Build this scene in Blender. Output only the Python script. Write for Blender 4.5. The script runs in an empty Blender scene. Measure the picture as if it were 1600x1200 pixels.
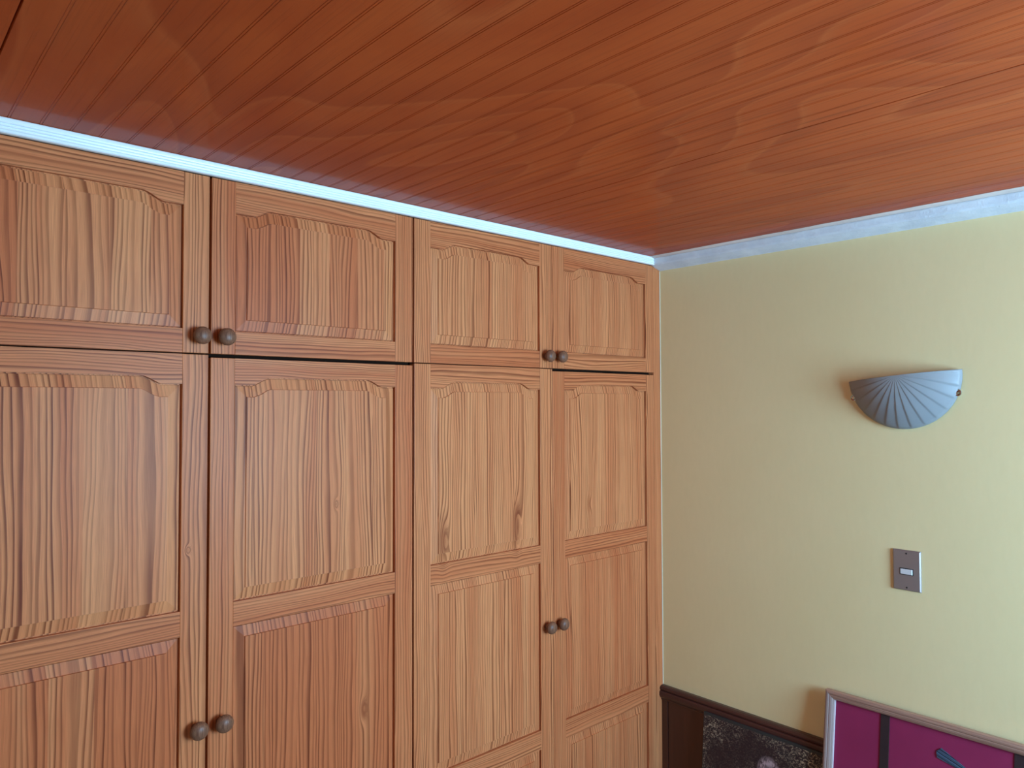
import bpy, bmesh, math, random
from mathutils import Vector, Matrix

# ------------------------------------------------------------------ camera
S = bpy.context.scene
C = S.collection
EYE = 1.75                      # eye height above the floor; room corner is x=0,y=0
YAW, PITCH, ROLL, FPX = math.radians(42.1263), math.radians(1.5728), math.radians(-0.1792), 1147.38
cd = bpy.data.cameras.new('camera'); cam = bpy.data.objects.new('camera', cd); C.objects.link(cam)
cd.sensor_fit = 'HORIZONTAL'; cd.sensor_width = 36.0; cd.lens = 36.0*FPX/1600.0
cd.clip_start = 0.02; cd.clip_end = 100
F = Vector((math.sin(YAW)*math.cos(PITCH), math.cos(YAW)*math.cos(PITCH), math.sin(PITCH)))
R0 = Vector((math.cos(YAW), -math.sin(YAW), 0)); U0 = R0.cross(F)
Rv = math.cos(ROLL)*R0 + math.sin(ROLL)*U0; Uv = -math.sin(ROLL)*R0 + math.cos(ROLL)*U0
M = Matrix((Rv, Uv, -F)).transposed().to_4x4(); M.translation = Vector((-2.2180, -1.6358, EYE))
cam.matrix_world = M
S.camera = cam

# ------------------------------------------------------------------ world, light, exposure
S.view_settings.view_transform = 'Standard'; S.view_settings.look = 'None'
S.view_settings.gamma = 1.0; S.view_settings.use_curve_mapping = False
S.view_settings.exposure = 0.0
W = bpy.data.worlds.new('sky'); S.world = W; W.use_nodes = True
bg = W.node_tree.nodes['Background']; bg.inputs[0].default_value = (0.50, 0.72, 1.0, 1); bg.inputs[1].default_value = 1.0

BACK_Y, LEFT_X, REAR_Y = -2.70, -3.5, 0.62
WX0, WX1, WZ0, WZ1 = -1.28, -0.26, 1.05, 2.10      # window opening in the wall behind the camera
def area(name, loc, sx, sy, power, col, rot):
    l = bpy.data.lights.new(name, 'AREA'); l.shape = 'RECTANGLE'; l.size = sx; l.size_y = sy
    l.energy = power; l.color = col
    o = bpy.data.objects.new(name, l); C.objects.link(o); o.location = loc; o.rotation_euler = rot
    return o
# daylight coming in through the window (sits in the opening, just outside the sashes)
area('window_daylight', ((WX0+WX1)/2, BACK_Y-0.13, (WZ0+WZ1)/2), WX1-WX0-0.02, WZ1-WZ0-0.02, 131, (0.35, 0.67, 1.0), (math.radians(90), 0, 0))
WY0, WY1, VZ0, VZ1 = -2.35, -1.45, 0.98, 2.08      # unseen second window in the left wall, added for fill light
area('added_side_fill', (LEFT_X-0.13, (WY0+WY1)/2, (VZ0+VZ1)/2), VZ1-VZ0-0.02, WY1-WY0-0.02, 9, (0.35, 0.67, 1.0), (0, math.radians(-90), 0))

# ------------------------------------------------------------------ node helpers
class NG:
    def __init__(s, name):
        s.m = bpy.data.materials.new(name); s.m.use_nodes = True
        s.t = s.m.node_tree; s.n = s.t.nodes; s.l = s.t.links
        s.b = s.n['Principled BSDF']
    def put(s, sock, v):
        if isinstance(v, bpy.types.NodeSocket): s.l.new(v, sock)
        elif isinstance(v, (tuple, list)) and sock.type == 'RGBA' and len(v) == 3: sock.default_value = (*v, 1)
        else: sock.default_value = v
    def math(s, op, a, b=0.0, c=None):
        n = s.n.new('ShaderNodeMath'); n.operation = op
        s.put(n.inputs[0], a); s.put(n.inputs[1], b)
        if c is not None: s.put(n.inputs[2], c)
        return n.outputs[0]
    def xyz(s, v):
        n = s.n.new('ShaderNodeSeparateXYZ'); s.put(n.inputs[0], v); return n.outputs
    def vec(s, x, y, z):
        n = s.n.new('ShaderNodeCombineXYZ'); s.put(n.inputs[0], x); s.put(n.inputs[1], y); s.put(n.inputs[2], z); return n.outputs[0]
    def noise(s, v, scale=1.0, detail=2.0, rough=0.5, dist=0.0):
        n = s.n.new('ShaderNodeTexNoise'); s.put(n.inputs['Vector'], v); n.inputs['Scale'].default_value = scale
        n.inputs['Detail'].default_value = detail; n.inputs['Roughness'].default_value = rough; n.inputs['Distortion'].default_value = dist
        return n.outputs[0]
    def white(s, v):
        n = s.n.new('ShaderNodeTexWhiteNoise'); n.noise_dimensions = '1D'; s.put(n.inputs['W'], v); return n.outputs[0]
    def mr(s, v, a, b, c=0.0, d=1.0, smooth=False):
        n = s.n.new('ShaderNodeMapRange'); n.clamp = True
        if smooth: n.interpolation_type = 'SMOOTHSTEP'
        s.put(n.inputs[0], v)
        for i, q in enumerate((a, b, c, d)): s.put(n.inputs[i+1], q)
        return n.outputs[0]
    def mix(s, f, a, b, mode='MIX'):
        n = s.n.new('ShaderNodeMix'); n.data_type = 'RGBA'; n.blend_type = mode
        s.put(n.inputs[0], f); s.put(n.inputs[6], a); s.put(n.inputs[7], b); return n.outputs[2]
    def ramp(s, v, stops):
        n = s.n.new('ShaderNodeValToRGB'); e = n.color_ramp.elements
        while len(e) < len(stops): e.new(0.5)
        for q, (p, c) in zip(e, stops): q.position = p; q.color = (*c, 1)
        s.put(n.inputs[0], v); return n.outputs[0]
    def uv(s, name):
        n = s.n.new('ShaderNodeUVMap'); n.uv_map = name; return n.outputs[0]
    def attr(s, name):
        n = s.n.new('ShaderNodeAttribute'); n.attribute_name = name; return n.outputs['Fac']
    def obj(s):
        return s.n.new('ShaderNodeTexCoord').outputs['Object']
    def bump(s, h, strength=0.3, dist=0.001):
        n = s.n.new('ShaderNodeBump'); n.inputs['Strength'].default_value = strength; n.inputs['Distance'].default_value = dist
        s.put(n.inputs['Height'], h); s.l.new(n.outputs[0], s.b.inputs['Normal'])
    def fin(s, col=None, rough=0.5, spec=0.5, metal=0.0, coat=0.0, coatr=0.1):
        b = s.b
        if col is not None: s.put(b.inputs['Base Color'], col)
        s.put(b.inputs['Roughness'], rough); s.put(b.inputs['Specular IOR Level'], spec); s.put(b.inputs['Metallic'], metal)
        s.put(b.inputs['Coat Weight'], coat); b.inputs['Coat Roughness'].default_value = coatr
        return s.m

def pine(name, light, mid, dark, rough=0.40, gain=1.0):
    """varnished pine: uv 'grain' = (along, across) in metres, attributes tone / freq per piece"""
    g = NG(name)
    x = g.xyz(g.uv('grain')); U, V = x[0], x[1]
    p = g.xyz(g.uv('place'))
    freq = g.attr('freq'); tone = g.attr('tone'); stv = g.attr('stave')
    # knots push the grain aside
    push = None; spot = None
    for (kx, kz, ru, rz, amt) in KNOTS:
        dx = g.math('MULTIPLY', g.math('SUBTRACT', p[0], kx), 1.0/ru); dz = g.math('MULTIPLY', g.math('SUBTRACT', p[1], kz), 1.0/rz)
        d2 = g.math('ADD', g.math('MULTIPLY', dx, dx), g.math('MULTIPLY', dz, dz))
        e = g.math('MULTIPLY', g.math('EXPONENT', g.math('MULTIPLY', d2, -1.0)), amt)
        push = e if push is None else g.math('ADD', push, e)
    st = g.math('FLOOR', g.math('DIVIDE', V, 0.078))
    sr = g.math('MULTIPLY', g.white(st), stv)
    seed = g.math('MULTIPLY', sr, 37.0)
    warp = g.noise(g.vec(g.math('MULTIPLY', U, 1.5), g.math('MULTIPLY', V, 9.0), seed), 1.0, 2.0)
    warp2 = g.noise(g.vec(g.math('MULTIPLY', U, 9.0), g.math('MULTIPLY', V, 45.0), seed), 1.0, 1.0)
    V2 = g.math('ADD', V, g.math('ADD', g.math('MULTIPLY', warp, 0.052), g.math('MULTIPLY', warp2, 0.0022)))
    V2 = g.math('ADD', V2, g.math('MULTIPLY', push, 0.018))
    dens = g.noise(g.vec(seed, g.math('MULTIPLY', V2, 22.0), 3.3), 1.0, 1.0)
    ph = g.math('ADD', g.math('MULTIPLY', V2, freq), g.math('MULTIPLY', dens, 5.0))
    fr = g.math('FRACT', ph)
    cyc = g.white(g.math('FLOOR', ph))
    up = g.mr(fr, 0.35, 0.90, 0.0, 1.0, True); dn = g.mr(fr, 0.93, 1.0, 1.0, 0.0)
    ring = g.math('MULTIPLY', g.math('MULTIPLY', up, dn), g.mr(cyc, 0, 1, 0.40, 1.0))
    fade = g.noise(g.vec(g.math('MULTIPLY', U, 3.0), g.math('MULTIPLY', V, 40.0), 7.0), 1.0, 2.0)
    ring = g.math('MULTIPLY', ring, g.mr(fade, 0.25, 0.6, 0.5, 1.0))
    fib = g.noise(g.vec(g.math('MULTIPLY', U, 14.0), g.math('MULTIPLY', V2, 1300.0), 1.0), 1.0, 2.0)
    broad = g.noise(g.vec(g.math('MULTIPLY', U, 0.8), g.math('MULTIPLY', V2, 30.0), seed), 1.0, 2.0)
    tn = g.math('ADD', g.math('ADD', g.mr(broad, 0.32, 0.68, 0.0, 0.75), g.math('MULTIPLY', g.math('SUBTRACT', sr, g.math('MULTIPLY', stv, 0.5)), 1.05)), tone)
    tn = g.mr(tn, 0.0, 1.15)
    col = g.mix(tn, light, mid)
    col = g.mix(g.math('MULTIPLY', ring, 0.97*gain), col, dark)
    col = g.mix(g.mr(fib, 0.35, 0.7, 0.0, 0.32), col, dark)
    col = g.mix(g.mr(push, 0.25, 1.2, 0.0, 0.55), col, (dark[0]*1.3, dark[1]*1.15, dark[2]*1.1))
    g.bump(g.math('ADD', g.math('MULTIPLY', ring, 0.6), g.math('MULTIPLY', fib, 0.3)), 0.25, 0.0004)
    return g.fin(col, rough, 0.13, 0, 0.0, 0.22)

KNOTS = [(-0.995, 1.375, 0.018, 0.075, 1.3), (-0.722, 1.385, 0.016, 0.07, 1.5), (-1.323, 1.505, 0.006, 0.014, 1.0),
         (-0.395, 1.42, 0.012, 0.035, 0.8), (-1.245, 0.985, 0.010, 0.03, 0.9), (-1.675, 1.44, 0.006, 0.01, 0.8)]
M_PINE = pine('varnished_pine', (0.80, 0.300, 0.118), (0.62, 0.168, 0.060), (0.165, 0.030, 0.010))

def flat(name, col, rough=0.5, metal=0.0, spec=0.5, bump=None, coat=0.0, var=0.0):
    g = NG(name); c = col
    if var:
        n = g.noise(g.obj(), 3.0, 4.0, 0.6)
        c = g.mix(g.mr(n, 0.3, 0.7), tuple(q*(1-var) for q in col), tuple(min(1, q*(1+var)) for q in col))
    if bump:
        g.bump(g.noise(g.obj(), bump[0], 4.0, 0.6), bump[1], bump[2])
    return g.fin(c, rough, spec, metal, coat)

def wall_paint():
    g = NG('yellow_wall_paint'); o = g.obj(); q = g.xyz(o)
    n1 = g.noise(o, 1.7, 4.0, 0.6); n2 = g.noise(g.vec(g.math('MULTIPLY', q[0], 60.0), g.math('MULTIPLY', q[1], 60.0), g.math('MULTIPLY', q[2], 22.0)), 1.0, 3.0, 0.6)
    c = g.mix(g.mr(n1, 0.3, 0.7), (0.83, 0.645, 0.335), (0.87, 0.68, 0.365))
    c = g.mix(g.mr(n2, 0.3, 0.7, 0.0, 0.12), c, (0.73, 0.57, 0.295))
    g.bump(n2, 0.35, 0.0012)
    return g.fin(c, 0.62, 0.35)
M_WALL = wall_paint()
M_CROWN = flat('glossy_white_paint', (0.93, 0.95, 0.955), 0.25, 0, 0.5)
def plaster():
    g = NG('rough_white_plaster'); o = g.obj()
    n = g.noise(o, 160, 5.0, 0.75); n2 = g.noise(o, 14, 3.0, 0.6)
    c = g.mix(g.mr(n2, 0.3, 0.7), (0.66, 0.68, 0.72), (0.80, 0.81, 0.83))
    g.bump(g.math('ADD', n, n2), 0.7, 0.003)
    return g.fin(c, 0.7, 0.3)
M_PLASTER = plaster()
M_LIP = flat('pinkish_ceiling_bead', (0.78, 0.66, 0.60), 0.6, 0, 0.4, (60, 0.4, 0.002), var=0.15)
M_DARKGAP = flat('unlit_cabinet_interior', (0.016, 0.008, 0.005), 0.9, 0, 0.05)  # near-black body colour stands in for the shade in the door gaps

def ceiling_mat():
    g = NG('varnished_plywood_panelling'); q = g.xyz(g.obj()); X, Y = q[0], q[1]
    sheet = g.math('FLOOR', g.math('DIVIDE', g.math('ADD', X, 3.258), 1.2034))
    sd = g.math('MULTIPLY', sheet, 5.37)
    # broad rotary-cut figure
    w = g.noise(g.vec(g.math('MULTIPLY', X, 2.3), g.math('MULTIPLY', Y, 0.75), sd), 1.0, 1.5, 0.45, 0.35)
    ph = g.math('FRACT', g.math('MULTIPLY', w, 11.0))
    fig = g.math('MULTIPLY', g.mr(ph, 0.15, 0.8, 0.0, 1.0, True), g.mr(ph, 0.84, 1.0, 1.0, 0.0, True))
    blot = g.noise(g.vec(g.math('MULTIPLY', X, 5.0), g.math('MULTIPLY', Y, 2.2), g.math('ADD', sd, 2.0)), 1.0, 4.0, 0.6, 0.6)
    # fine pores running with the boards
    fine = g.noise(g.vec(g.math('MULTIPLY', X, 210.0), g.math('MULTIPLY', Y, 4.5), sd), 1.0, 3.0, 0.65)
    fineg = g.mr(fine, 0.50, 0.74, 0.0, 1.0)
    right = g.mr(X, -1.5, -0.8, 0.22, 0.75, True)
    col = g.mix(g.mr(blot, 0.3, 0.7), (0.45, 0.066, 0.014), (0.54, 0.092, 0.019))
    col = g.mix(g.math('MULTIPLY', fig, 0.50), col, (0.36, 0.050, 0.012))
    edge = g.math('MULTIPLY', g.mr(ph, 0.80, 0.86), g.mr(ph, 0.86, 0.98, 1.0, 0.0))
    col = g.mix(g.math('MULTIPLY', edge, 0.32), col, (0.70, 0.16, 0.042))
    col = g.mix(g.math('MULTIPLY', fineg, right), col, (0.20, 0.030, 0.008))
    g.bump(g.math('ADD', g.math('MULTIPLY', blot, 0.8), g.math('MULTIPLY', fineg, -0.12)), 0.35, 0.002)
    return g.fin(col, 0.5, 0.08, 0, 0.22, 0.13)
M_CEIL = ceiling_mat()

def darkwood(name, a, b, rough=0.35, along=1, sc=120, coat=0.3):
    g = NG(name); q = g.xyz(g.obj())
    k = [sc, sc, sc]; k[along] = 4.0
    n = g.noise(g.vec(g.math('MULTIPLY', q[0], k[0]), g.math('MULTIPLY', q[1], k[1]), g.math('MULTIPLY', q[2], k[2])), 1.0, 3.0, 0.6)
    g.bump(n, 0.2, 0.0005)
    return g.fin(g.mix(g.mr(n, 0.3, 0.7), a, b), rough, 0.5 if coat else 0.3, 0, coat, 0.15)
M_RAIL = darkwood('dark_mahogany_stain', (0.050, 0.014, 0.012), (0.075, 0.022, 0.018), 0.35, 1)
M_WAIN = darkwood('dark_red_brown_panel', (0.062, 0.017, 0.010), (0.085, 0.023, 0.013), 0.4, 2, 40)
M_WALNUT = darkwood('walnut_knob', (0.11, 0.040, 0.022), (0.30, 0.130, 0.070), 0.42, 2, 330, 0.0)
M_FLOOR = darkwood('brown_parquet', (0.05, 0.028, 0.02), (0.075, 0.04, 0.026), 0.4, 0, 25)
M_FRAMEW = darkwood('pinkish_limed_frame_wood', (0.26, 0.125, 0.085), (0.50, 0.28, 0.20), 0.5, 1, 260)
M_FRAMES = darkwood('pale_limed_frame_wood', (0.30, 0.20, 0.175), (0.38, 0.26, 0.23), 0.5, 2, 260, 0.0)
M_WHITE = flat('white_slip', (0.72, 0.62, 0.62), 0.5)
M_STEEL = flat('brushed_grey_metal', (0.34, 0.27, 0.26), 0.40, 0.6, 0.5)
M_TOGGLE = flat('white_plastic_rocker', (0.78, 0.78, 0.78), 0.35)
M_BLACK = flat('black_hole', (0.01, 0.01, 0.01), 0.6)
M_CHROME = flat('polished_chrome', (0.55, 0.57, 0.60), 0.12, 1.0)
M_WINW = flat('white_window_paint', (0.8, 0.8, 0.8), 0.4)

# ------------------------------------------------------------------ mesh helpers
rng = random.Random(7)
class MB:
    """collects faces with grain / place uv and tone, freq, stave per face"""
    def __init__(s): s.v = []; s.f = []; s.a = []; s.m = []
    def add(s, vs, fs, along=2, off=None, tone=0.0, freq=90.0, stave=0.0, mat=0):
        if off is None: off = (rng.uniform(-50, 50), rng.uniform(-50, 50))
        b = len(s.v); s.v += [tuple(v) for v in vs]
        for f in fs:
            s.f.append([b+i for i in f]); s.a.append((along, off, tone, freq, stave)); s.m.append(mat)
    def box(s, x0, x1, y0, y1, z0, z1, bev=0.0, **k):
        bm = bmesh.new()
        vs = [bm.verts.new(p) for p in ((x0,y0,z0),(x1,y0,z0),(x1,y1,z0),(x0,y1,z0),(x0,y0,z1),(x1,y0,z1),(x1,y1,z1),(x0,y1,z1))]
        for f in ((0,3,2,1),(4,5,6,7),(0,1,5,4),(1,2,6,5),(2,3,7,6),(3,0,4,7)): bm.faces.new([vs[i] for i in f])
        if bev: bmesh.ops.bevel(bm, geom=bm.edges[:], offset=bev, segments=2, profile=0.6, affect='EDGES')
        bm.verts.index_update()
        s.add([v.co[:] for v in bm.verts], [[v.index for v in f.verts] for f in bm.faces], **k); bm.free()
    def build(s, name, mats, parent=None, base=(0,0,0), smooth=False, fix=True):
        me = bpy.data.meshes.new(name)
        bx, by, bz = base
        me.from_pydata([(x-bx, y-by, z-bz) for x, y, z in s.v], [], s.f)
        G = []; PL = []
        for i, p in enumerate(me.polygons):
            al, off = s.a[i][:2]
            p.material_index = s.m[i]; p.use_smooth = smooth
            for li in p.loop_indices:
                x, y, z = s.v[me.loops[li].vertex_index]
                if al == 2: u, v = z, x + y
                elif al == 0: u, v = x, z + y
                else: u, v = y, x + z
                G += [u+off[0], v+off[1]]; PL += [x, z]
        for j, n in ((2, 'tone'), (3, 'freq'), (4, 'stave')):
            me.attributes.new(n, 'FLOAT', 'FACE').data.foreach_set('value', [q[j] for q in s.a])
        me.uv_layers.new(name='grain').data.foreach_set('uv', G)
        me.uv_layers.new(name='place').data.foreach_set('uv', PL)
        if fix:
            bm = bmesh.new(); bm.from_mesh(me); bmesh.ops.recalc_face_normals(bm, faces=bm.faces[:]); bm.to_mesh(me); bm.free()
        if not isinstance(mats, (list, tuple)): mats = [mats]
        for m in mats: me.materials.append(m)
        o = bpy.data.objects.new(name, me); C.objects.link(o)
        if parent is not None:
            o.parent = parent; pb = parent.get('_b', (0, 0, 0))
            o.location = (bx-pb[0], by-pb[1], bz-pb[2])
        else: o.location = base
        o['_b'] = base
        return o
def empty(name, base, label, cat, group=None):
    o = bpy.data.objects.new(name, None); C.objects.link(o); o.location = base; o['_b'] = base
    o.empty_display_size = 0.1
    tag(o, label, cat, group); return o
def tag(o, label, cat, group=None):
    o['label'] = label; o['category'] = cat
    if group: o['group'] = group
    return o
def struct(o, label=None, cat=None):
    o['kind'] = 'structure'
    if label: o['label'] = label; o['category'] = cat
    return o
def extrude(mb, prof, a0, a1, axis, **k):
    """prof: list of 2-D points; axis 'x': (y,z) section run along x; axis 'y': (x,z) section run along y"""
    n = len(prof); vs = []
    for a in (a0, a1):
        for p in prof: vs.append((a, p[0], p[1]) if axis == 'x' else (p[0], a, p[1]))
    fs = [(i, (i+1) % n, n+(i+1) % n, n+i) for i in range(n)] + [tuple(range(n)), tuple(range(n, 2*n))]
    mb.add(vs, fs, **k)
def lathe(mb, prof, c, axis='y', seg=28, **k):
    """prof: (radius, distance); distance measured along -y from c"""
    vs = []; fs = []
    for r, d in prof:
        for i in range(seg):
            t = 2*math.pi*i/seg
            if axis == 'y': vs.append((c[0]+r*math.cos(t), c[1]-d, c[2]+r*math.sin(t)))
            else: vs.append((c[0]-d, c[1]+r*math.cos(t), c[2]+r*math.sin(t)))
    for j in range(len(prof)-1):
        for i in range(seg): fs.append((j*seg+i, j*seg+(i+1) % seg, (j+1)*seg+(i+1) % seg, (j+1)*seg+i))
    fs.append(tuple(range(seg))); fs.append(tuple((len(prof)-1)*seg+i for i in range(seg)))
    mb.add(vs, fs, **k)

# ------------------------------------------------------------------ room shell
CZ = EYE + 0.533                      # ceiling height
def shellbox(name, *b, mat=M_WALL, base=None):
    mb = MB(); mb.box(*b); return struct(mb.build(name, mat, base=base or (b[0], b[2], b[4])))
shellbox('floor', LEFT_X-0.12, 0.12, BACK_Y-0.12, REAR_Y+0.12, -0.1, 0.0, mat=M_FLOOR)
shellbox('wall_right', 0.0, 0.12, BACK_Y-0.12, REAR_Y, 0.0, CZ+0.1)
shellbox('wall_rear', LEFT_X, 0.0, REAR_Y, REAR_Y+0.12, 0.0, CZ+0.1)
shellbox('wall_nib', LEFT_X, -2.175, 0.0, 0.1, 0.0, CZ)
def holed_wall(name, box, ax, h0, h1, z0, z1):
    mb = MB(); x0, x1, y0, y1, b0, b1 = box
    if ax == 'x':
        for q in ((x0, h0, b0, b1), (h1, x1, b0, b1), (h0, h1, b0, z0), (h0, h1, z1, b1)): mb.box(q[0], q[1], y0, y1, q[2], q[3])
    else:
        for q in ((y0, h0, b0, b1), (h1, y1, b0, b1), (h0, h1, b0, z0), (h0, h1, z1, b1)): mb.box(x0, x1, q[0], q[1], q[2], q[3])
    return struct(mb.build(name, M_WALL, base=(x0, y0, b0)))
holed_wall('wall_back', (LEFT_X, 0.0, BACK_Y-0.12, BACK_Y, 0.0, CZ+0.1), 'x', WX0, WX1, WZ0, WZ1)
holed_wall('wall_left', (LEFT_X-0.12, LEFT_X, BACK_Y-0.12, REAR_Y, 0.0, CZ+0.1), 'y', WY0, WY1, VZ0, VZ1)
for nm, ax, a0, a1, z0, z1 in (('window_1', 'x', WX0, WX1, WZ0, WZ1), ('added_fill_window', 'y', WY0, WY1, VZ0, VZ1)):  # the left-wall one frames the added fill light
    mb = MB(); t = 0.045; m = (a0+a1)/2
    bars = [(a0, a0+t, z0, z1), (a1-t, a1, z0, z1), (a0+t, a1-t, z0, z0+t), (a0+t, a1-t, z1-t, z1), (m-t/2, m+t/2, z0+t, z1-t)]
    for p, q, r, s_ in bars:
        if ax == 'x': mb.box(p, q, BACK_Y-0.09, BACK_Y-0.04, r, s_)
        else: mb.box(LEFT_X-0.09, LEFT_X-0.04, p, q, r, s_)
    struct(mb.build(nm, M_WINW, base=((a0, BACK_Y-0.07, z0) if ax == 'x' else (LEFT_X-0.07, a0, z0))))

# ceiling: grooved plywood sheets, a twin V groove every 5 cm, an open joint every 1.2 m
P = 0.05014; X00 = -2.0060; k0 = math.ceil((LEFT_X-X00)/P); prof = []
xs = []
k = k0
while X00+k*P < 0.0:
    xs.append((X00+k*P, (k % 24) == 23)); k += 1
pts = [(LEFT_X, 0.0)]
for x, joint in xs:
    hw, dp = (0.0009, 0.0008) if not joint else (0.0018, 0.0050)
    g2 = 0.0021 if not joint else 0.0
    for c in ((x-g2, x+g2) if g2 else (x,)):
        pts += [(c-hw, 0.0), (c, dp), (c+hw, 0.0)]
pts += [(0.0, 0.0)]
mb = MB(); vs = []; fs = []
for y in (BACK_Y, REAR_Y):
    for x, d in pts: vs.append((x, y, CZ+d))
n = len(pts)
for i in range(n-1): fs.append((i, i+1, n+i+1, n+i))
mb.add(vs, fs, along=1)
b = len(mb.v)
mb.add([(LEFT_X, BACK_Y, CZ+0.08), (0, BACK_Y, CZ+0.08), (0, REAR_Y, CZ+0.08), (LEFT_X, REAR_Y, CZ+0.08)], [(0, 1, 2, 3)], along=1)
ceil = mb.build('ceiling', M_CEIL, base=(0, 0, CZ), fix=False); struct(ceil)

# white ridged moulding over the wardrobe (trim_1)
z0c, z1c = EYE+0.5045, CZ-0.0008
H = z1c-z0c
pr = [(0.0, z0c), (-0.009, z0c), (-0.0115, z0c+H*0.06), (-0.0105, z0c+H*0.16)]
for i in range(3):
    t0 = 0.20+i*0.20
    pr += [(-0.0105-0.001*i, z0c+H*(t0)), (-0.0140-0.001*i, z0c+H*(t0+0.05)), (-0.0145-0.001*i, z0c+H*(t0+0.13)), (-0.0115-0.001*i, z0c+H*(t0+0.17))]
pr += [(-0.0155, z0c+H*0.86), (-0.0165, z0c+H*0.93), (-0.0155, z1c), (0.0, z1c)]
mb = MB(); extrude(mb, pr, -3.4, -0.045, 'x')
struct(mb.build('trim_1', M_CROWN, base=(-2, 0, z0c)), 'white ridged moulding running along the top of the wardrobe doors', 'moulding')
# plaster cornice on the yellow wall (trim_2) with pinkish bead against the ceiling (trim_3)
pr = [(0.0, EYE+0.4895), (-0.007, EYE+0.4915), (-0.028, EYE+0.4965), (-0.046, EYE+0.5035), (-0.051, EYE+0.509), (-0.056, EYE+0.5235), (-0.056, EYE+0.5270), (0.0, EYE+0.5270)]
def wobble_extrude(mb, prof, y0, y1, n, amp, seed, cut=0.0):
    r = random.Random(seed); m = len(prof); vs = []
    for j in range(n+1):
        y = y0+(y1-y0)*j/n
        for i, p in enumerate(prof):
            e = (r.uniform(-amp, amp) if p[0] < -0.02 else 0.0)
            vs.append((p[0]+e, y, p[1]))
    fs = [(j*m+i, j*m+(i+1) % m, (j+1)*m+(i+1) % m, (j+1)*m+i) for j in range(n) for i in range(m)]
    fs += [tuple(range(m)), tuple(n*m+i for i in range(m))]
    mb.add(vs, fs)
mb = MB(); wobble_extrude(mb, pr, BACK_Y, -0.0003, 90, 0.0006, 1)
struct(mb.build('trim_2', M_PLASTER, base=(0, -1.5, EYE+0.49), smooth=False), 'rough white plaster cornice above the yellow wall', 'cornice')
pr = [(0.0, EYE+0.5275), (-0.060, EYE+0.5275), (-0.071, EYE+0.5288), (-0.078, CZ-0.0006), (0.0, CZ-0.0006)]
mb = MB(); wobble_extrude(mb, pr, BACK_Y, -0.018, 60, 0.0022, 5)
struct(mb.build('trim_3', M_LIP, base=(0, -1.5, EYE+0.528)), 'thin uneven pinkish bead between cornice and ceiling', 'bead')
# chair rail and panelling
zr = EYE-1.019
pr = [(0, zr), (-0.012, zr), (-0.019, zr-0.003), (-0.022, zr-0.008), (-0.0215, zr-0.013), (-0.017, zr-0.0155), (-0.020, zr-0.018), (-0.024, zr-0.021),
      (-0.0245, zr-0.032), (-0.021, zr-0.040), (-0.014, zr-0.047), (-0.0125, zr-0.052), (0, zr-0.052)]
mb = MB(); extrude(mb, pr, BACK_Y, 0.012, 'y')
struct(mb.build('trim_4', M_RAIL, base=(0, -1.5, zr)), 'dark brown moulded chair rail across the yellow wall', 'chair rail')
mb = MB(); y = 0.012
mb.box(-0.010, 0, -0.024, 0.012, 0.0, zr-0.052, 0.002)
y = -0.026
while y > BACK_Y:
    mb.box(-0.008, 0, max(y-0.30, BACK_Y), y, 0.0, zr-0.0525, 0.0015); y -= 0.301
struct(mb.build('trim_5', M_WAIN, base=(0, -1.5, 0)), 'dark red-brown wood panelling below the chair rail', 'panelling')

# ------------------------------------------------------------------ wardrobe doors
TH = 0.020
def arch(x, l, r, zs, zc):
    """height of the arched rail edge: flat shoulder, S curve, raised middle"""
    sh, sc = 0.040, 0.046
    d = min(x-l, r-x)
    if d <= sh: return zs
    if d >= sh+sc: return zc
    t = (d-sh)/sc; t = t**0.85
    return zs+(zc-zs)*(t*t*(3-2*t))
def top_samples(l, r, arched):
    if not arched: return [l, r]
    sh, sc = 0.040, 0.046; q = [l, l+0.02, l+sh]
    q += [l+sh+sc*i/10 for i in range(1, 11)]
    m = (l+r)/2; q += [m]
    q2 = [l+r-x for x in reversed(q[:-1])]
    return q+q2
def panel(parent, l, r, zt, zb, zc, base, freq, tone):
    arched = zc is not None; zc_ = zc if arched else zt
    y0, y1, y2 = 0.0095, 0.0027, 0.0012; e = 0.006          # hidden tongue e runs into the frame groove
    def loop(w, y):
        xs_ = top_samples(l, r, arched); out = []
        for x in xs_:
            xx = l+w+(x-l)*((r-l)-2*w)/(r-l)
            T = arch(xx, l, r, zt, zc_) if arched else zt
            h = 1e-3; s_ = ((arch(xx+h, l, r, zt, zc_)-arch(xx-h, l, r, zt, zc_))/(2*h)) if arched and w > 0 else 0.0
            out.append((xx, y, T-w*math.sqrt(1+s_*s_)))
        out += [(r-w, y, zb+w), (l+w, y, zb+w)]
        return out
    rings = [loop(-e, y0), loop(0.0, y0), loop(0.0022, y0), loop(0.0030, 0.0068), loop(0.027, y1+0.0012), loop(0.0278, y2), ]
    back = [(p[0], 0.0135, p[2]) for p in rings[0]]
    vs = []; n = len(rings[0])
    for rg in [back]+rings: vs += rg
    fs = []
    for j in range(len(rings)):
        for i in range(n): fs.append((j*n+i, j*n+(i+1) % n, (j+1)*n+(i+1) % n, (j+1)*n+i))
    # field: vertical strips from the top samples down to the bottom edge
    b = len(rings)*n; nt = n-2
    bot = len(vs); fld = rings[-1]
    for i in range(nt): vs.append((fld[i][0], y2, fld[-1][2]))
    for i in range(nt-1): fs.append((b+i, b+i+1, bot+i+1, bot+i))
    fs.append(tuple(range(n)))
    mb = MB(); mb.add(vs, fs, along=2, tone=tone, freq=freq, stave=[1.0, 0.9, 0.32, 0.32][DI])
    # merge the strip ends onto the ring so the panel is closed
    return mb.build('raised_panel', M_PINE, parent, base=base)
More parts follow.
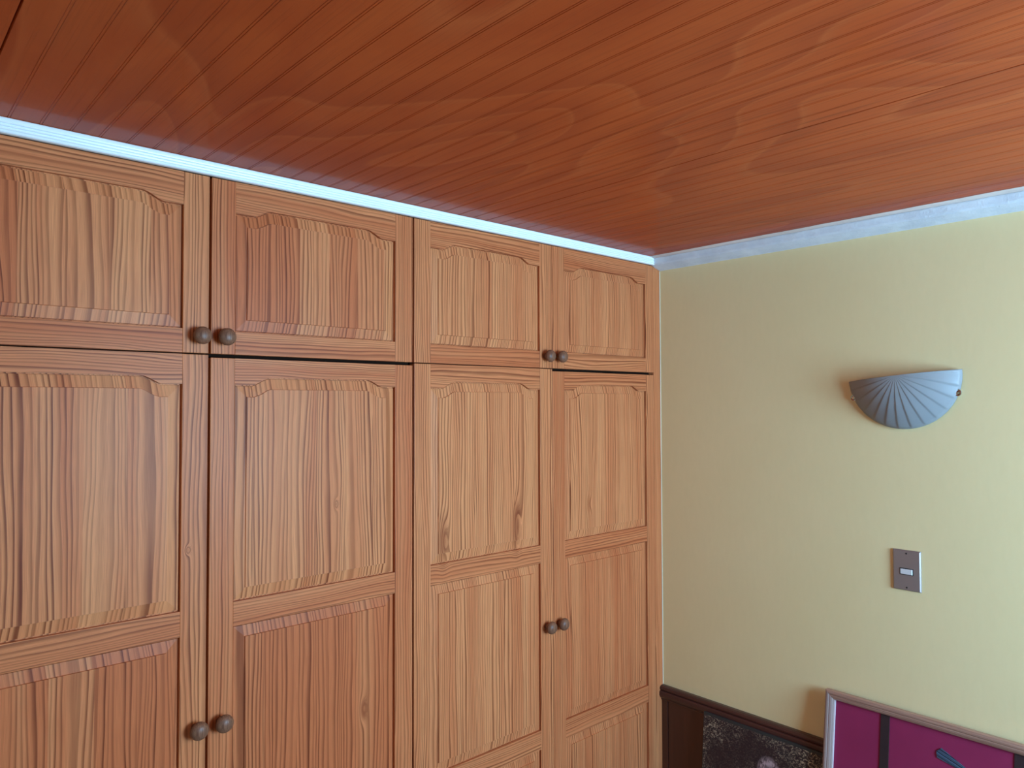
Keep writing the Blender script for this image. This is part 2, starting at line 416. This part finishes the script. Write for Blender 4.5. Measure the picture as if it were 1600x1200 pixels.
def rail_piece(mb, l, r, zlow, zhigh, arched_low=None, freq=110, tone=0.25):
    """rail between the stiles; arched_low=(zs, zc) shapes the lower edge"""
    if arched_low is None:
        mb.box(l, r, 0.0003, TH, zlow, zhigh, 0.0008, along=0, tone=tone, freq=freq); return
    zs, zc = arched_low; X = top_samples(l, r, True); n = len(X); vs = []
    for y in (0.0003, TH):
        for x in X: vs.append((x, y, arch(x, l, r, zs, zc)))
        for x in X: vs.append((x, y, zhigh))
    m = 2*n; fs = []
    for i in range(n-1):
        fs.append((i, i+1, n+i+1, n+i)); fs.append((m+i, m+n+i, m+n+i+1, m+i+1))
        fs.append((i, m+i, m+i+1, i+1)); fs.append((n+i, n+i+1, m+n+i+1, m+n+i))
    fs.append((0, n, m+n, m)); fs.append((n-1, m+n-1, m+2*n-1, 2*n-1))
    mb.add(vs, fs, along=0, tone=tone, freq=freq)
def knob(parent, x, z, base):
    mb = MB()
    pr = [(0.0095, -0.001), (0.0098, 0.004), (0.0085, 0.008), (0.0085, 0.011), (0.0125, 0.0145), (0.0172, 0.0175), (0.0192, 0.0215), (0.0189, 0.0255),
          (0.0168, 0.0298), (0.0130, 0.0330), (0.0085, 0.0350), (0.004, 0.0359), (0.0006, 0.0361)]
    lathe(mb, pr, (x, 0.0, z), seg=32)
    return mb.build('knob', M_WALNUT, parent, base=(x, 0, z), smooth=True)

DI = 0                          # which door is being built
def door(unit, x0, x1, z0, z1, sl, sr, panels, kx, kz, fq, tones):
    """panels: list of (top, bottom, arch centre or None), top first"""
    base = (x0, 0, z0)
    l, r = x0+sl, x1-sr
    mb = MB()
    mb.box(x0, l, 0, TH, z0, z1, 0.0012, along=2, tone=tones[0], freq=fq[0])
    mb.box(r, x1, 0, TH, z0, z1, 0.0012, along=2, tone=tones[1], freq=fq[1])
    hi = z1
    for zt, zb, zc in panels:
        if zc is not None: rail_piece(mb, l, r, zt, hi, (zt, zc), freq=fq[2], tone=tones[2]+rng.uniform(-.1, .1))
        else: rail_piece(mb, l, r, zt, hi, freq=fq[2], tone=tones[2]+rng.uniform(-.1, .15))
        hi = zb
    rail_piece(mb, l, r, z0, hi, freq=fq[2], tone=tones[2]+rng.uniform(-.05, .2))
    d = mb.build('door', M_PINE, unit, base=base)
    for i, (zt, zb, zc) in enumerate(panels):
        panel(d, l, r, zt, zb, zc, base, fq[3]*rng.uniform(0.9, 1.1), tones[3]+rng.uniform(-.06, .06)+([0.5, 0.8, 0.3, 0.3][DI] if i else 0.0))  # panels below the top one darker: wood tone plus shade put into colour
    knob(d, kx, kz, base)
    return d
E_ = EYE
def z(v): return E_+v
UP = [(z(.4318), z(.1652), z(.4492))]
LO = [(z(.0455), z(-.4374), z(.0628)), (z(-.4918), z(-1.0028), None), (z(-1.0606), z(-1.572), None)]
UZ0, UZ1 = z(.1130), z(.5030)
LZ0 = z(-1.632)
# (x0, x1, stile left, stile right, lower door top, knob x, freq(stileL, stileR, rails, panels), tones)
D = [(-2.1670, -1.6340, .055, .0545, z(.1100), -1.6545, (105, 95, 135, 92), (.2, .0, .30, .22)),
     (-1.6290, -1.0977, .0535, .0545, z(.1045), -1.6015, (115, 130, 150, 100), (.4, .4, .40, .15)),
     (-1.0925, -0.5672, .0545, .0540, z(.1105), -0.5965, (135, 125, 130, 128), (.10, .15, .40, -.12)),
     (-0.5657, -0.0440, .0545, .0440, z(.1040), -0.5415, (130, 140, 135, 140), (.35, .1, .42, .0))]
BACKW = 0.60
def body(unit, x0, x1, z0, z1, base, shelf=None):
    mb = MB(); t = 0.018; yf = TH+0.002
    for a, b_ in ((x0, x0+t), (x1-t, x1)): mb.box(a, b_, yf, BACKW-0.012, z0, z1, along=2, tone=.3)
    mb.box(x0+t, x1-t, yf, BACKW-0.012, z0, z0+t, along=0, tone=.3); mb.box(x0+t, x1-t, yf, BACKW-0.012, z1-t, z1, along=0, tone=.3)
    mb.box(x0, x1, BACKW-0.012, BACKW, z0, z1, along=2, tone=.3)
    if shelf: mb.box(x0+t, x1-t, yf+0.02, BACKW-0.012, shelf, shelf+t, along=0, tone=.3)
    return mb.build('body', M_DARKGAP, unit, base=base)
units = [(0, 'overhead_cupboard', 'left pine overhead cupboard with two arched-panel doors, farther from the yellow wall', 'cupboard'),
         (2, 'overhead_cupboard', 'right pine overhead cupboard with two arched-panel doors, in the corner by the yellow wall', 'cupboard'),
         (0, 'wardrobe', 'tall left pine wardrobe whose two doors show an open dark gap between them', 'wardrobe'),
         (2, 'wardrobe', 'tall right pine wardrobe standing against the yellow wall, with dark knot marks', 'wardrobe')]
for ui, (i, nm, lab, cat) in enumerate(units):
    upper = ui < 2
    x0, x1 = D[i][0]-0.0007, D[i+1][1]+0.0007
    zb, zt = (z(.1060), z(.5036)) if upper else (z(-1.640), z(.1030))
    base = (x0, 0.0, zb if upper else 0.0)
    u = empty(nm, base, lab, cat, 'overhead cupboards' if upper else 'tall wardrobes')
    body(u, x0, x1, zb+0.0006, zt-0.0006, base, None if upper else z(-.3))
    if not upper:
        mb = MB(); mb.box(x0, x1, 0.045, BACKW, 0.0, zb, along=0, tone=.4); mb.build('plinth', M_PINE, u, base=base)
    for j in (i, i+1):
        a, b_, sl, sr, lt, kx, fq, tn = D[j]; DI = j
        if upper: door(u, a, b_, UZ0, UZ1, sl, sr, UP, kx, z(.150), fq, (tn[0], tn[1], tn[2], tn[3]+.12))
        else: door(u, a, b_, LZ0, lt, sl, sr, LO, kx, z(-.690), fq, tn)
mb = MB(); mb.box(-0.0422, -0.0025, 0.0006, 0.03, 0.0, z(.4915), 0.0012, along=2, tone=.1, freq=120)
mb.box(-0.0422, -0.0095, 0.0006, 0.03, z(.4910), z(.5010), 0.0005, along=2, tone=.1, freq=120)
fl = mb.build('filler_strip', M_PINE, base=(-0.0422, 0, 0))
struct(fl); fl.name = 'trim_6'; fl['label'] = 'narrow upright pine filler strip between wardrobe and yellow wall'; fl['category'] = 'trim'
# pale caulk line in the corner
mb = MB(); mb.box(-0.0025, -0.0002, 0.0, 0.02, zr+0.001, z(.4880)); struct(mb.build('trim_7', flat('pale_caulk', (0.78, 0.72, 0.60), 0.5), base=(0, 0, 1)))

# ------------------------------------------------------------------ wall sconce
def glassmat():
    g = NG('frosted_white_glass')
    g.fin((0.42, 0.43, 0.44), 0.42, 0.4, 0, 0.08, 0.2)
    tr = g.n.new('ShaderNodeBsdfTranslucent'); tr.inputs[0].default_value = (0.50, 0.52, 0.54, 1)
    mx = g.n.new('ShaderNodeMixShader'); mx.inputs[0].default_value = 0.38
    out = g.n['Material Output']
    g.l.new(g.b.outputs[0], mx.inputs[1]); g.l.new(tr.outputs[0], mx.inputs[2]); g.l.new(mx.outputs[0], out.inputs[0])
    return g.m
M_GLASS = glassmat()
sc_base = (0.0, -0.8385, EYE+0.0765)
sc = empty('wall_sconce', sc_base, 'crooked half-bowl frosted glass wall lamp with fan ribs, hung on the yellow wall', 'lamp')
tilt = math.radians(5.2)
def sc_pt(rad, ang, out):
    """ang 0..pi from left tip (towards the wardrobe) round the bottom to the right tip"""
    a = rad*math.cos(ang); d = -rad*math.sin(ang)
    ca, sa = math.cos(tilt), math.sin(tilt)
    # horizontal axis towards the viewer's left is +y
    yy = a*ca + d*sa; zz = -a*sa + d*ca
    return (sc_base[0]-out, sc_base[1]+yy, sc_base[2]+zz)
R_S, NR, NA, WEDGES = 0.150, 18, 156, 13
mb = MB(); vs = []; fs = []
def sheet(thick):
    o = []
    for j in range(NR+1):
        rr = j/NR
        for i in range(NA+1):
            ang = math.pi*i/NA
            bulge = 0.010+0.058*(1-rr**2.2)
            sw = (i/NA*WEDGES + 0.35*rr) % 1.0
            saw = ((1-sw) if sw > 0.14 else sw/0.14*0.86) * 0.0026*min(1, rr*1.6)*(1 if rr < 0.97 else 0.6)
            o.append(sc_pt(R_S*rr, ang, bulge+saw-thick))
    return o
vs = sheet(0.0)+sheet(0.004); K = NA+1; T = (NR+1)*K
for j in range(NR):
    for i in range(NA):
        q = (j*K+i, j*K+i+1, (j+1)*K+i+1, (j+1)*K+i)
        fs.append(q); fs.append(tuple(T+p for p in reversed(q)))
for i in range(NA): fs.append((NR*K+i, NR*K+i+1, T+NR*K+i+1, T+NR*K+i))
for j in range(NR):
    for i in (0, NA): fs.append((j*K+i, (j+1)*K+i, T+(j+1)*K+i, T+j*K+i))
mb.add(vs, fs)
sh = mb.build('glass_shade', M_GLASS, sc, base=sc_base, smooth=True)
sh.data.polygons.foreach_set('use_smooth', [True]*len(sh.data.polygons))
mb = MB(); mb.box(-0.012, 0.0, sc_base[1]-0.055, sc_base[1]+0.055, sc_base[2]-0.075, sc_base[2]-0.005, 0.003)
mb.build('back_plate', M_TOGGLE, sc, base=sc_base)
mb = MB(); lathe(mb, [(0.013, 0.012), (0.013, 0.030), (0.010, 0.032)], (0.0, sc_base[1], sc_base[2]-0.045), axis='x', seg=20)
mb.build('bulb_holder', M_TOGGLE, sc, base=sc_base, smooth=False)
for ang, big in ((0.33, False), (math.pi-0.43, True)):
    c = sc_pt(R_S*0.985, ang, 0.0)
    mb = MB(); lathe(mb, [(0.0035, 0.0), (0.0035, 0.0115), (0.0090, 0.0120), (0.0098, 0.0132), (0.0088, 0.0145), (0.0066, 0.0140), (0.0050, 0.0132), (0.0046, 0.0150), (0.001, 0.0156)], c, axis='x', seg=24)
    mb.build('clip', M_CHROME, sc, base=c, smooth=False)

# ------------------------------------------------------------------ light switch
sb = (0.0, -0.8385, EYE-0.4700)
sw = empty('light_switch', sb, 'grey metal light switch plate with small white rocker on the yellow wall', 'light switch')
mb = MB(); y0, y1, a0, a1 = -0.8755, -0.8020, EYE-0.5265, EYE-0.4138
vs = [(0, y0, a0), (0, y1, a0), (0, y1, a1), (0, y0, a1), (-0.0035, y0, a0), (-0.0035, y1, a0), (-0.0035, y1, a1), (-0.0035, y0, a1),
      (-0.0065, y0+0.003, a0+0.003), (-0.0065, y1-0.003, a0+0.003), (-0.0065, y1-0.003, a1-0.003), (-0.0065, y0+0.003, a1-0.003)]
mb.add(vs, [(0, 1, 2, 3), (0, 1, 5, 4), (1, 2, 6, 5), (2, 3, 7, 6), (3, 0, 4, 7), (4, 5, 9, 8), (5, 6, 10, 9), (6, 7, 11, 10), (7, 4, 8, 11), (8, 9, 10, 11)])
mb.build('face_plate', M_STEEL, sw, base=sb)
mb = MB(); mb.box(-0.0072, -0.006, -0.8565, -0.8205, EYE-0.4830, EYE-0.4640, 0.0003); mb.build('rocker_surround', M_BLACK, sw, base=sb)
mb = MB()
vs = [(-0.006, -0.8545, EYE-.4815), (-0.006, -0.8220, EYE-.4815), (-0.006, -0.8220, EYE-.4660), (-0.006, -0.8545, EYE-.4660),
      (-0.0105, -0.8535, EYE-.4805), (-0.0080, -0.8230, EYE-.4805), (-0.0080, -0.8230, EYE-.4670), (-0.0105, -0.8535, EYE-.4670)]
mb.add(vs, [(0, 1, 2, 3), (0, 1, 5, 4), (1, 2, 6, 5), (2, 3, 7, 6), (3, 0, 4, 7), (4, 5, 6, 7)]); mb.build('rocker', M_TOGGLE, sw, base=sb)
for zz in (EYE-0.4230, EYE-0.5180):
    mb = MB(); lathe(mb, [(0.0024, 0.0055), (0.0024, 0.0068), (0.0012, 0.0070)], (0.0, -0.8385, zz), axis='x', seg=14); mb.build('screw', M_BLACK, sw, base=(0, -0.8385, zz), smooth=False)

# ------------------------------------------------------------------ pictures leaning on the wall
def leaning(name, xtop, ytop, ztop, lean, label, cat):
    """local frame: x = out of the picture (towards the room), y = along the wall to the right of the picture, z = up the picture; origin = bottom-left front edge"""
    h = ztop/math.cos(lean)
    bx = xtop-math.tan(lean)*ztop
    o = bpy.data.objects.new(name, None); C.objects.link(o); o['label'] = label; o['category'] = cat; o['_b'] = (0, 0, 0)
    # columns: local X -> world (-cos,0,sin)... picture normal points to -x and up
    n_ = Vector((-math.cos(lean), 0, math.sin(lean))); up = Vector((math.sin(lean), 0, math.cos(lean))); rt = Vector((0, -1, 0))
    m = Matrix((n_, rt, up)).transposed().to_4x4(); m.translation = Vector((bx, ytop, 0.0))
    o.matrix_world = m
    return o, h
def pbox(mb, x0, x1, y0, y1, z0, z1, bev=0.0, **k): mb.box(x0, x1, y0, y1, z0, z1, bev, **k)

# photographic print on a dark board
pr_, ph_ = leaning('photo_print', -0.0335, -0.1905, EYE-1.0505, math.radians(4.4), 'dark black-and-white photo of a person among foliage, propped under the chair rail', 'picture')
PW = 0.50; TB = 0.010
def printmat(H_):
    g = NG('dark_foliage_photograph'); q = g.xyz(g.obj()); Y, Z = q[1], q[2]
    zt = g.math('SUBTRACT', H_, Z)                       # distance below the top edge
    v = g.vec(0.0, Y, Z)
    big = g.noise(v, 9.0, 3.0, 0.6)
    edge = g.math('ADD', g.mr(Y, 0.0, 0.10, 0.30, 0.0), g.mr(Y, 0.24, 0.34, 0.0, 0.32))
    top = g.mr(zt, 0.0, 0.07, 0.24, 0.0)
    mask = g.mr(g.math('ADD', g.math('ADD', big, edge), top), 0.58, 0.88)
    leaf = g.noise(g.vec(0.0, g.math('MULTIPLY', Y, 1.0), g.math('MULTIPLY', Z, 1.3)), 95.0, 3.0, 0.75, 1.6)
    leaf2 = g.noise(v, 210.0, 2.0, 0.6, 0.8)
    L = g.math('MULTIPLY', g.mr(g.math('ADD', g.math('MULTIPLY', leaf, 0.72), g.math('MULTIPLY', leaf2, 0.28)), 0.51, 0.62), g.mr(mask, 0, 1, 0.10, 1.0))
    col = g.mix(L, (0.024, 0.013, 0.018), (0.62, 0.50, 0.34))
    def ell(cy, cz, ry, rz, soft=0.25):
        dy = g.math('DIVIDE', g.math('SUBTRACT', Y, cy), ry); dz = g.math('DIVIDE', g.math('SUBTRACT', zt, cz), rz)
        d = g.math('SQRT', g.math('ADD', g.math('MULTIPLY', dy, dy), g.math('MULTIPLY', dz, dz)))
        return g.mr(d, 1-soft, 1+soft*0.3, 1.0, 0.0)
    torso = ell(0.245, 0.40, 0.115, 0.235); col = g.mix(torso, col, (0.045, 0.035, 0.045))
    hn = g.noise(g.vec(0.0, g.math('MULTIPLY', Y, 90.0), g.math('MULTIPLY', Z, 60.0)), 1.0, 2.0, 0.6, 1.0)
    hair = ell(0.243, 0.108, 0.040, 0.048); col = g.mix(hair, col, g.mix(g.mr(hn, 0.35, 0.6), (0.06, 0.035, 0.04), (0.52, 0.36, 0.36)))
    face = ell(0.243, 0.122, 0.025, 0.036); col = g.mix(face, col, (0.24, 0.155, 0.16))
    for ey in (0.234, 0.252): col = g.mix(ell(ey, 0.120, 0.0045, 0.0026), col, (0.03, 0.02, 0.02))
    col = g.mix(ell(0.243, 0.141, 0.008, 0.0025), col, (0.10, 0.05, 0.05))
    return g.fin(col, 0.35, 0.5)
mb = MB(); pbox(mb, -TB, -0.0006, 0, PW, 0, ph_, 0.0008); mb.build('board', flat('black_backing_board', (0.03, 0.032, 0.03), 0.5), pr_)
mb = MB(); pbox(mb, -0.0006, 0.0, 0.0025, PW-0.0025, 0.0025, ph_-0.008); mb.build('print', printmat(ph_-0.008), pr_)

# framed maroon textile picture
fr_, fh = leaning('framed_picture', -0.036, -0.6150, EYE-0.8540, math.radians(7.5), 'maroon fabric picture with dark bands in a pale limed wood frame, leaning on the wall', 'picture')
FW, FT, FM = 0.66, 0.021, 0.0245
def member(name, pts, mat):
    """mitred frame member: pts = outer a, outer b, inner b, inner a in (y,z)"""
    (a, b_, c, d) = pts; mb = MB()
    def lerp(p, q, t): return (p[0]+(q[0]-p[0])*t, p[1]+(q[1]-p[1])*t)
    prof_ = [(0.0, -FT), (0.0, -0.004), (0.10, -0.001), (0.25, 0.0), (0.42, -0.0005), (0.50, -0.0025), (0.58, -0.0015), (0.80, -0.003), (0.93, -0.006), (1.0, -0.007), (1.0, -FT)]
    vs = []
    for s_, e_ in ((a, d), (b_, c)):
        for t, x in prof_:
            p = lerp(s_, e_, t); vs.append((x, p[0], p[1]))
    n_ = len(prof_)
    fs = [(i, (i+1) % n_, n_+(i+1) % n_, n_+i) for i in range(n_)]+[tuple(range(n_)), tuple(range(n_, 2*n_))]
    mb.add(vs, fs); return mb.build(name, mat, fr_)
o = ((0, 0), (FW, 0), (FW, fh), (0, fh)); i_ = ((FM, FM), (FW-FM, FM), (FW-FM, fh-FM), (FM, fh-FM))
member('frame_rail', (o[3], o[2], i_[2], i_[3]), M_FRAMEW); member('frame_rail', (o[0], o[1], i_[1], i_[0]), M_FRAMEW)
member('frame_stile', (o[0], o[3], i_[3], i_[0]), M_FRAMES); member('frame_stile', (o[1], o[2], i_[2], i_[1]), M_FRAMES)
def slipbox():
    mb = MB(); t = 0.003
    for b4 in ((FM, FM+t, FM, fh-FM), (FW-FM-t, FW-FM, FM, fh-FM), (FM+t, FW-FM-t, FM, FM+t)): pbox(mb, -0.016, -0.0085, b4[0], b4[1], b4[2], b4[3])
    return mb.build('inner_slip', M_WHITE, fr_)
slipbox()
def fabric(name, a, b, sc_=900):
    g = NG(name); q = g.xyz(g.obj())
    n = g.noise(g.vec(0, g.math('MULTIPLY', q[1], sc_), g.math('MULTIPLY', q[2], sc_)), 1.0, 2.0); n2 = g.noise(g.obj(), 11.0, 3.0)
    g.bump(n, 0.3, 0.0005)
    return g.fin(g.mix(g.math('ADD', g.math('MULTIPLY', n, 0.4), g.math('MULTIPLY', n2, 0.6)), a, b), 0.75, 0.3)
mb = MB(); pbox(mb, -0.0195, -0.0150, FM-0.004, FW-FM+0.004, FM-0.004, fh-FM+0.004); mb.build('fabric_panel', fabric('maroon_fabric', (0.22, 0.014, 0.058), (0.34, 0.024, 0.092)), fr_)
mbk = fabric('dark_brown_band', (0.020, 0.010, 0.012), (0.055, 0.026, 0.024), 400)
for yb in (0.156, 0.478):
    mb = MB(); pbox(mb, -0.0150, -0.0125, yb, yb+0.024, FM, fh-FM, 0.0006); mb.build('vertical_band', mbk, fr_)
# blue-grey feather tip lying on the cloth
mb = MB(); r = random.Random(3); vs = []; fs = []
p0 = Vector((0.300, fh-0.082)); p1 = Vector((0.400, fh-0.118)); dr = (p1-p0).normalized(); nr = Vector((-dr.y, dr.x))
N = 7
for k_ in range(N):                       # overlapping barbs fanning to the blunt end
    o0 = (k_-(N-1)/2)/((N-1)/2)*0.0125
    a = p0+nr*o0+dr*(abs(o0)*0.5); b2 = p0+nr*(o0+0.0042)+dr*(abs(o0)*0.5); e_ = p1+nr*(o0*0.12); e2 = p1+nr*(o0*0.12+0.001)
    h = -0.0128+0.0006*(k_ % 3)
    bb = len(vs)
    vs += [(h, a.x, a.y), (h, b2.x, b2.y), (h, e2.x, e2.y), (h, e_.x, e_.y), (-0.0150, a.x, a.y), (-0.0150, b2.x, b2.y), (-0.0150, e2.x, e2.y), (-0.0150, e_.x, e_.y)]
    for f in ((0, 1, 2, 3), (4, 5, 6, 7), (0, 1, 5, 4), (1, 2, 6, 5), (2, 3, 7, 6), (3, 0, 4, 7)): fs.append(tuple(bb+q for q in f))
mb.add(vs, fs)
def feathermat():
    g = NG('blue_grey_feather'); q = g.xyz(g.obj())
    s_ = g.math('ADD', g.math('MULTIPLY', q[1], nr.x*330), g.math('MULTIPLY', q[2], nr.y*330))
    n = g.noise(g.vec(0.0, s_, 0.0), 1.0, 2.0)
    return g.fin(g.mix(g.mr(n, 0.4, 0.6), (0.012, 0.018, 0.035), (0.075, 0.125, 0.19)), 0.45)
mb.build('feather', feathermat(), fr_)

for o in list(bpy.data.objects):
    if '_b' in o.keys(): del o['_b']
